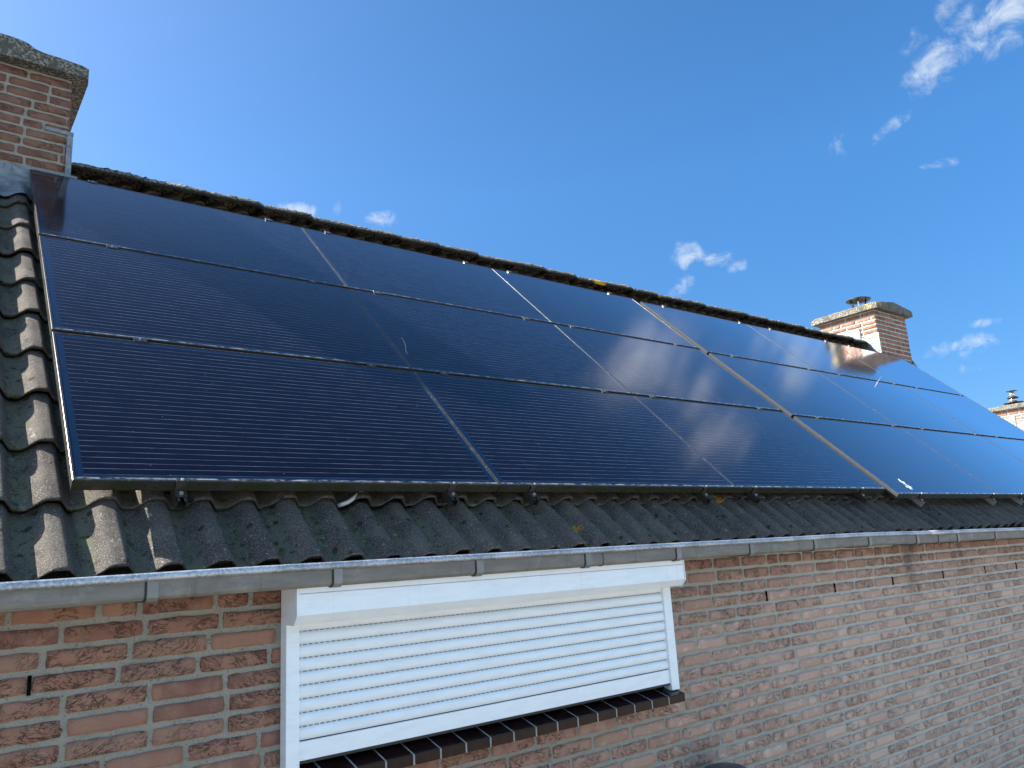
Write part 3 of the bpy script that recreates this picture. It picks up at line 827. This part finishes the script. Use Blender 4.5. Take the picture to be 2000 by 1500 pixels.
def cap(ch, x0, x1, y0, y1, z, th, peak, gable=0.03, name='chimney_cap'):
    """concrete slab with a low arched crown, weathered outline"""
    n = 20; pr = [(x0, 0.0)]
    mb = MB(); cols = 24; rows = 14
    def top(f):
        g = abs(f - 0.5)
        return th + gable * (1 - 2 * g) + peak * (0.5 + 0.5 * math.cos(math.pi * min(1.0, max(0.0, (g - 0.14) / 0.10))))
    def ring(y, sh):
        pts = [(x0 + sh, y, z), (x1 - sh, y, z)]
        for i in range(cols + 1):
            f = 1 - i / cols
            pts.append((x0 + sh + (x1 - x0 - 2 * sh) * f, y, z + top(f) - (0.012 if i in (0, cols) else 0) + rng.normal(0, 0.0022) - sh))
        return pts
    ys = np.linspace(y0, y1, rows + 1)
    rings = [ring(y, 0.010 if i in (0, rows) else 0.0) for i, y in enumerate(ys)]
    m = len(rings[0]); vs = [p for r in rings for p in r]
    fs = [(k * m + i, k * m + (i + 1) % m, (k + 1) * m + (i + 1) % m, (k + 1) * m + i) for k in range(rows) for i in range(m)]
    fs += [tuple(range(m)), tuple(rows * m + i for i in range(m - 1, -1, -1))]
    mb.add(vs, fs)
    return mb.build(name, CAP, ch)

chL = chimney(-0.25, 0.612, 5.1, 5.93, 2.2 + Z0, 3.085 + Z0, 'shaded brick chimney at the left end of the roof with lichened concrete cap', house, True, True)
cap(chL, -0.33, 0.695, 5.02, 6.01, 3.092 + Z0, 0.088, 0.038, 0.022)
lm = MB()                                   # lead apron over the tiles + upstand + side strip + tucked tab
nx = 40
vs = []; fs = []
rowsA = [(5.094, 2.448), (5.090, 2.36), (5.085, 2.325)]
for i in range(nx + 1):
    x = -0.33 + (1.0) * i / nx
    cw = float(crest(np.array([(x - OX - U0) / TP]))[0]) * 0.040
    for (y, z) in rowsA: vs.append((x, y + rng.normal(0, 0.002), z + Z0))
    for q in (0.05, 0.12, 0.19):
        v = 3.0 - q; p = roof(x - OX, v, -0.150 + cw + 0.040 + rng.normal(0, 0.002)); vs.append(p)
for i in range(nx):
    for j in range(5): fs.append((i * 6 + j, (i + 1) * 6 + j, (i + 1) * 6 + j + 1, i * 6 + j + 1))
lm.add(vs, fs, 0, True)
lm.build('lead_apron', LEAD, chL)
lm = MB()
lm.box((0.600, 5.088, 2.25 + Z0), (0.632, 5.30, 2.728 + Z0))
lm.build('corner_lead', LEAD, chL); lm = MB()
lm.box((0.475, 5.0925, 2.713 + Z0), (0.634, 5.10, 2.737 + Z0))
lm.build('lead_tab', LEAD, chL); lm = MB()
lm.box((0.6125, 5.30, 2.45 + Z0), (0.630, 5.70, 2.86 + Z0))
lm.build('lead_flashing', LEAD, chL)

chR = chimney(10.35, 11.21, 5.1, 5.93, 2.2 + Z0, 3.035 + Z0, 'brick chimney at the right end of the roof, left face sunlit above white lead flashing', house)
cap(chR, 10.27, 11.29, 5.02, 6.01, 3.043 + Z0, 0.092, 0.0, 0.062)
def sheet(pts, t=0.006):
    lr = MB()                    # y,z outline on the chimney's left side
    x0 = 10.340; k = len(pts)
    lr.add([(x0, y, z + Z0) for y, z in pts] + [(x0 + t, y, z + Z0) for y, z in pts],
           [tuple(range(k)), tuple(range(2 * k - 1, k - 1, -1))] + [(i, (i + 1) % k, k + (i + 1) % k, k + i) for i in range(k)])
    lr.build('lead_flashing', LEAD, chR)
sheet([(5.335, 2.40), (5.335, 2.690), (5.22, 2.70), (5.085, 2.708), (5.085, 2.25), (5.2, 2.30)])
sheet([(5.70, 2.58), (5.70, 2.827), (5.52, 2.835), (5.345, 2.838), (5.345, 2.42), (5.5, 2.5)], 0.004)
sheet([(5.93, 2.55), (5.93, 2.70), (5.71, 2.71), (5.71, 2.4)], 0.004)
CREAM = mat_noisy('bright_lead_edge', (0.22, 0.20, 0.16), (0.28, 0.255, 0.21), 20, 0.6)
lr = MB(); lr.box((10.336, 5.082, 2.662 + Z0), (10.3385, 5.25, 2.712 + Z0)); lr.build('mortar_fillet', CREAM, chR)
lr = MB()
lr.add([(11.205, 5.09, 2.40 + Z0), (11.225, 5.09, 2.40 + Z0), (11.30, 5.07, 2.285 + Z0), (11.30, 5.07, 2.275 + Z0), (11.205, 5.09, 2.30 + Z0),
        (11.205, 5.38, 2.66 + Z0), (11.225, 5.38, 2.66 + Z0), (11.30, 5.38, 2.545 + Z0), (11.30, 5.38, 2.535 + Z0), (11.205, 5.38, 2.56 + Z0)],
       [(0, 1, 2, 3, 4), (9, 8, 7, 6, 5), (0, 5, 6, 1), (1, 6, 7, 2), (2, 7, 8, 3), (3, 8, 9, 4), (4, 9, 5, 0)])
lr.build('lead_soaker', LEAD, chR)
cw = MB(); cx, cy, cz = 10.775, 5.515, Z0
cw.lathe([(0.088, 3.10), (0.088, 3.262), (0.084, 3.262), (0.084, 3.12)], (cx, cy, cz), 28, 0)
hat = [(0.170, 3.362), (0.172, 3.366), (0.10, 3.392), (0.02, 3.408), (0.004, 3.409)]
cw.lathe([(0.004, 3.398), (0.10, 3.376), (0.166, 3.357)] + hat, (cx, cy, cz), 36, 1)
for a, mi in ((205, 0), (330, 1), (85, 1), (150, 1)):
    t = math.radians(a); c_, s_ = math.cos(t), math.sin(t)
    cw.tube([(cx + 0.086 * c_, cy + 0.086 * s_, cz + 3.21), (cx + 0.092 * c_, cy + 0.092 * s_, cz + 3.27), (cx + 0.118 * c_, cy + 0.118 * s_, cz + 3.372)], 0.011, 6, mi)
cw.build('flue_cowl', [STEEL, BLACKMETAL], chR)

# ------------------------------------------------------------------ solar panels
def panel_meshes(fmat, gmat):
    fr = MB(); w_ = 0.0075
    o = [(0, 0), (PW, 0), (PW, PH), (0, PH)]; i_ = [(w_, w_), (PW - w_, w_), (PW - w_, PH - w_), (w_, PH - w_)]
    e = 0.0010
    oo = [(e, e), (PW - e, e), (PW - e, PH - e), (e, PH - e)]
    vs = [(x, y, -FH) for x, y in o] + [(x, y, -e) for x, y in o] + [(x, y, 0) for x, y in oo] + [(x, y, 0) for x, y in i_] + [(x, y, -0.0055) for x, y in i_] + \
         [(x * (1 - 0.06 / PW) + 0.03, y * (1 - 0.06 / PH) + 0.03, -FH) for x, y in o]
    fs = []
    for k in range(4):
        j = (k + 1) % 4
        for a in range(4): fs.append((a * 4 + k, a * 4 + j, a * 4 + 4 + j, a * 4 + 4 + k))
        fs.append((k, 20 + k, 20 + j, j))
    fr.add(vs, fs)
    gl = MB(); gl.box((w_ - 0.003, w_ - 0.003, -0.0052), (PW - w_ + 0.003, PH - w_ + 0.003, -0.0016))
    return fr, gl
PLAB = {
 (0, 0, 0): 'large dark navy solar panel at the bottom left corner of the array',
 (0, 1, 0): 'dark blue bottom row solar panel above the left half of the shutter, second from left',
 (0, 2, 0): 'bottom row solar panel with bright cloud reflections just left of the raised array step',
 (0, 0, 1): 'dark navy solar panel in the middle row at the left roof edge',
 (0, 1, 1): 'middle row dark blue solar panel with a thin pale thread on it',
 (0, 2, 1): 'middle row solar panel mirroring a pale cloud just left of the array step',
 (0, 0, 2): 'top row solar panel under the left chimney with black chimney reflection in its corner',
 (0, 1, 2): 'plain slate blue solar panel below the ridge, second in the top row',
 (0, 2, 2): 'top row blue solar panel just left of the raised array, below the orange ridge lichen',
 (1, 0, 0): 'bottom row bronze framed solar panel with a white bird dropping by its lower edge',
 (1, 1, 0): 'bottom row bronze framed bright blue panel next right of the dropping stained one',
 (1, 2, 0): 'bottom row bronze framed solar panel at the far right, mostly cut by the photo edge',
 (1, 0, 1): 'middle row bronze framed solar panel first right of the array step with faint cloud reflection',
 (1, 1, 1): 'middle row bright blue bronze framed panel below the reflected right chimney',
 (1, 2, 1): 'middle row bright blue bronze framed panel at the right verge of the roof',
 (1, 0, 2): 'top row bronze framed panel first right of the array step, touching the ridge line',
 (1, 1, 2): 'top row bronze framed panel with the left half of the right chimney mirrored in it',
 (1, 2, 2): 'top row bronze framed panel directly in front of the right chimney, at the verge'}
PU, PV = 1.7, 1.028
A2U, A2V, A2D = 3 * 1.7 + 0.055, -0.0694, 0.0101
proto = {}
for arr in (0, 1):
    for row in range(3):
        for c_ in range(3):
            if arr == 0: p = roof(c_ * PU + 0.002, row * PV + 0.0, 0.0)
            else: p = roof(A2U + c_ * PU + 0.002, A2V + row * PV, A2D)
            e = empty('solar_panel', p, (TH, 0, 0), label=PLAB[(arr, c_, row)], cat='solar panel', group='solar panels laid in three rows on the roof')
            if arr not in proto:
                fr, gl = panel_meshes(None, None)
                a = fr.build('frame', FRAME_A if arr == 0 else FRAME_B, e)
                b = gl.build('glass', GLASS_A if arr == 0 else GLASS_B, e)
                proto[arr] = (a, b)
            else:
                for src in proto[arr]:
                    k = src.copy(); C.objects.link(k); k.parent = e

# mounting rails running up the slope under the panels --------------------
RAILS = [(0, 0.337), (0, 1.453), (0, 1.90), (0, 3.135), (0, 3.592), (0, 4.80), (1, 5.500), (1, 6.737), (1, 7.297), (1, 8.44), (1, 8.98), (1, 10.12)]
RLAB = ['dark mounting rail end with clamp under the bottom left panel, left of the pale cable', 'dark mounting rail end clamp under the bottom left panel, right of the pale cable',
        'dark rail end clamp just right of the seam between the first and second bottom panels', 'dark rail end clamp under the second bottom panel, just left of yellow lichen',
        'dark rail end clamp just right of the yellow lichen below the third bottom panel', 'dark rail end clamp at the right end of the third bottom panel, before the step',
        'silvery rail end clamp just below the white bird dropping on the raised array', 'silvery rail end clamp at the right end of the first raised bottom panel',
        'silvery rail end clamp at the right photo edge under the second raised panel', 'mounting rail under the right part of the second raised panel column, mostly hidden',
        'mounting rail under the left part of the last raised panel column, mostly hidden', 'mounting rail under the verge side of the last raised panel column, mostly hidden']
def rail_parts(arr, root):
    d0 = -FH - 0.001
    ch = MB(); lo = -0.055 if arr == 0 else -0.045
    wd = 0.019; hgt = 0.036
    # open U channel
    for (x0, x1, z0, z1) in ((-wd, wd, d0 - hgt, d0 - hgt + 0.003), (-wd, -wd + 0.004, d0 - hgt, d0), (wd - 0.004, wd, d0 - hgt, d0), (-wd, -0.007, d0 - 0.003, d0), (0.007, wd, d0 - 0.003, d0)):
        ch.box((x0, lo, z0), (x1, 3.06, z1))
    out = [ch.build('channel', ALU_DARK if arr == 0 else ALU, root)]
    ec = MB()       # z-shaped end clamp: lip over the frame, web, foot with bolt
    ec.box((-0.02, -0.007, 0.0006), (0.02, 0.010, 0.0036)); ec.box((-0.02, -0.007, d0 + 0.004), (-0.0165, -0.0025, 0.0006)); ec.box((0.0165, -0.007, d0 + 0.004), (0.02, -0.0025, 0.0006))
    ec.box((-0.02, -0.0045, d0 + 0.004), (0.02, -0.0015, 0.0006)); ec.box((-0.02, -0.038, d0 + 0.001), (0.02, -0.0045, d0 + 0.004))
    ec.lathe([(0.0075, d0 + 0.004), (0.0075, d0 + 0.011), (0.004, d0 + 0.0115)], (0, -0.022, 0), 8, 1, False)
    ec.lathe([(0.0062, 0.0036), (0.0062, 0.0066), (0.003, 0.008)], (0.0, 0.0015, 0), 8, 1, False)
    out.append(ec.build('end_clamp', [ALU_DARK, ALU], root))
    for kk, row in enumerate((1, 2, 3)):
        mc = MB(); y = row * PV - (PV - PH) / 2 if row < 3 else 2 * PV + PH + 0.006
        mc.box((-0.026, y - 0.016, 0.0006), (0.026, y + 0.016, 0.0032)); mc.box((-0.024, y - 0.006, d0), (0.024, y + 0.006, 0.0006))
        mc.box((-0.026, y - 0.016, 0.0032), (-0.0225, y + 0.013, 0.0050), 1 if row == 3 else 0)
        mc.lathe([(0.0045, 0.003), (0.0045, 0.0065), (0.002, 0.007)], (0, y, 0), 6, 1, False)
        out.append(mc.build('mid_clamp' if row < 3 else 'top_clamp', [ALU_DARK, ALU], root))
    return out
rproto = {}
for (arr, u), lab in zip(RAILS, RLAB):
    v, d = (0.0, 0.0) if arr == 0 else (A2V, A2D)
    e = empty('mounting_rail', roof(u, v, d), (TH, 0, 0), label=lab, cat='rail', group='rails and clamps holding the solar panels')
    if arr not in rproto: rproto[arr] = rail_parts(arr, e)
    else:
        for src in rproto[arr]:
            k = src.copy(); C.objects.link(k); k.parent = e

# ------------------------------------------------------------------ small things
cb = MB()
cb.tube([roof(*q) for q in ((0.955, 0.004, -0.118), (0.968, 0.000, -0.106), (0.99, 0.004, -0.100), (1.02, 0.022, -0.092), (1.06, 0.05, -0.082), (1.10, 0.085, -0.074), (1.15, 0.13, -0.068), (1.3, 0.24, -0.066))], 0.0085, 10)
set_props(cb.build('cable', PVC), label='pale grey cable hanging out below the bottom left panel onto the tiles', cat='cable')

bdp = MB()
for k in range(30):
    f = rng.random(); u = 5.447 + rng.normal(0, 0.008 + 0.010 * math.sin(math.pi * f)); v = 0.098 - f * 0.115
    r_ = abs(rng.normal(0.0032, 0.0024)) * (1.2 - 0.7 * f) + 0.0012
    n_ = 7; pts = [roof(u + r_ * (1 + 0.3 * rng.normal()) * math.cos(t), v + r_ * 1.5 * (1 + 0.3 * rng.normal()) * math.sin(t), A2D - 0.0013 + k * 0.00001) for t in np.linspace(0, 2 * math.pi, n_ + 1)[:-1]]
    top = [(p[0], p[1] - 0.0004, p[2] + 0.0005) for p in pts]
    bdp.add(pts + top, [tuple(range(n_, 2 * n_))] + [(i, (i + 1) % n_, n_ + (i + 1) % n_, n_ + i) for i in range(n_)])
set_props(bdp.build('bird_dropping', DROP), label='white bird dropping smeared near the lower edge of the first raised panel', cat='bird dropping')

th_ = MB(); th_.tube([roof(*q) for q in ((1.806, 1.415, 0.001), (1.797, 1.35, 0.001), (1.783, 1.295, 0.001), (1.762, 1.25, 0.001), (1.752, 1.205, 0.001))], 0.0007, 5)
set_props(th_.build('thread', PALE_TAN), label='thin pale thread lying on the second panel of the middle row', cat='thread')
sw = MB(); p0 = roof(7.72, 1.76, A2D + 0.002); 
sw.tube([roof(7.745, 1.80, A2D + 0.004), roof(8.02, 1.94, A2D + 0.012), roof(8.30, 2.08, A2D + 0.03)], [0.0008, 0.0018, 0.0008], 5)  # thin pale streak modelled as a tube over the panel seam
set_props(sw.build('streak', PALE_TAN), label='thin pale streak across the seam below the reflected right chimney', cat='streak')

lamp = empty('wall_lamp', (3.06, 2.52, 1.2), label='dark grey domed wall lamp on the brick wall at the bottom photo edge', cat='lamp')
def lp(name, prof, mat):
    q = MB(); q.lathe(prof, (0, 0, 0), 32); return q.build(name, mat, lamp)
lp('cap', [(0.112, 0.232), (0.115, 0.238), (0.108, 0.252), (0.090, 0.266), (0.060, 0.274), (0.02, 0.277), (0.002, 0.2772)], SLATE)
lp('globe', [(0.075, 0.0), (0.092, 0.03), (0.095, 0.12), (0.09, 0.2), (0.08, 0.231)], mat_noisy('frosted_globe', (0.6, 0.6, 0.58), (0.66, 0.66, 0.64), 5, 0.5))
q = MB(); q.box((-0.03, 0.09, 0.05), (0.03, 0.145, 0.20)); q.bevel('wall_bracket', SLATE, lamp, 0.004)

# ------------------------------------------------------------------ neighbouring house
nh = empty('neighbour_house', (0, 0, 0), label='neighbouring brick house at the far right, only its sunlit chimney showing', cat='house')
nb_ = Bricks()
nb_.face((19.3, 9.4, Z0 - 2.40), (0, -1, 0), (0, 0, 1), (-1, 0, 0), 5.0, 2.2, fine=lambda a, q: False)
def ncore(mb):
    x0, x1, ya, yb, ze, yr_, zr_ = 19.309, 28.0, 4.4, 9.4, -0.1 + Z0, 6.9, 1.75 + Z0
    mb.add([(x0, ya, 0), (x0, yb, 0), (x0, yb, ze), (x0, yr_, zr_), (x0, ya, ze), (x1, ya, 0), (x1, yb, 0), (x1, yb, ze), (x1, yr_, zr_), (x1, ya, ze)],
           [(4, 3, 2, 1, 0), (5, 6, 7, 8, 9), (0, 5, 9, 4), (1, 2, 7, 6)], 1)
nb_.build('wall', nh, [ncore])
nr_ = MB()
nr_.sweep([(4.2, -0.25 + Z0), (6.9, 1.80 + Z0), (9.6, -0.25 + Z0), (9.6, -0.15 + Z0), (6.9, 1.93 + Z0), (4.2, -0.15 + Z0)], [lambda a, b: (19.15, a, b), lambda a, b: (28.1, a, b)])
nr_.build('roof', TILE, nh, {'valley': [0.5] * len(nr_.v), 'rnd': [0.5] * len(nr_.v)})
chN = chimney(19.5, 20.36, 6.45, 7.28, 1.5 + Z0, 2.60 + Z0, 'sunlit brick chimney of the neighbouring house with a tiered steel flue', nh, True)
cap(chN, 19.42, 20.44, 6.37, 7.36, 2.605 + Z0, 0.10, 0.0, 0.03)

x0 = 19.49
for pts in ([(6.86, 1.6), (6.86, 2.30), (6.44, 2.32), (6.44, 1.6)], [(7.24, 1.7), (7.24, 2.42), (6.87, 2.45), (6.87, 1.7)]):
    ln = MB()
    ln.add([(x0, y, z + Z0) for y, z in pts] + [(x0 + 0.006, y, z + Z0) for y, z in pts], [(0, 1, 2, 3), (7, 6, 5, 4)] + [(i, (i + 1) % 4, 4 + (i + 1) % 4, 4 + i) for i in range(4)])
    ln.build('lead_flashing', LEAD, chN)
fl = MB(); c = (19.95, 7.0, Z0 + 2.70)
fl.lathe([(0.105, 0.0), (0.105, 0.10)], c, 24, 2)
fl.lathe([(0.200, 0.085), (0.205, 0.10), (0.10, 0.115)], c, 24, 1)
fl.lathe([(0.09, 0.11), (0.09, 0.205)], c, 24, 0)
fl.lathe([(0.125, 0.205), (0.125, 0.213), (0.055, 0.255)], c, 24, 1)
fl.lathe([(0.048, 0.25), (0.055, 0.262), (0.062, 0.30), (0.058, 0.345)], c, 24, 0)
fl.lathe([(0.115, 0.365), (0.118, 0.371), (0.02, 0.385)], c, 24, 1)
for a in (30, 150, 270):
    t = math.radians(a); fl.tube([(c[0] + 0.055 * math.cos(t), c[1] + 0.055 * math.sin(t), c[2] + 0.33), (c[0] + 0.06 * math.cos(t), c[1] + 0.06 * math.sin(t), c[2] + 0.37)], 0.008, 6, 0)
fl.build('flue_cowl', [STEEL, BLACKMETAL, RUST], chN)

scene.render.engine = 'CYCLES'
scene.render.resolution_x = 1024
scene.render.resolution_y = 768
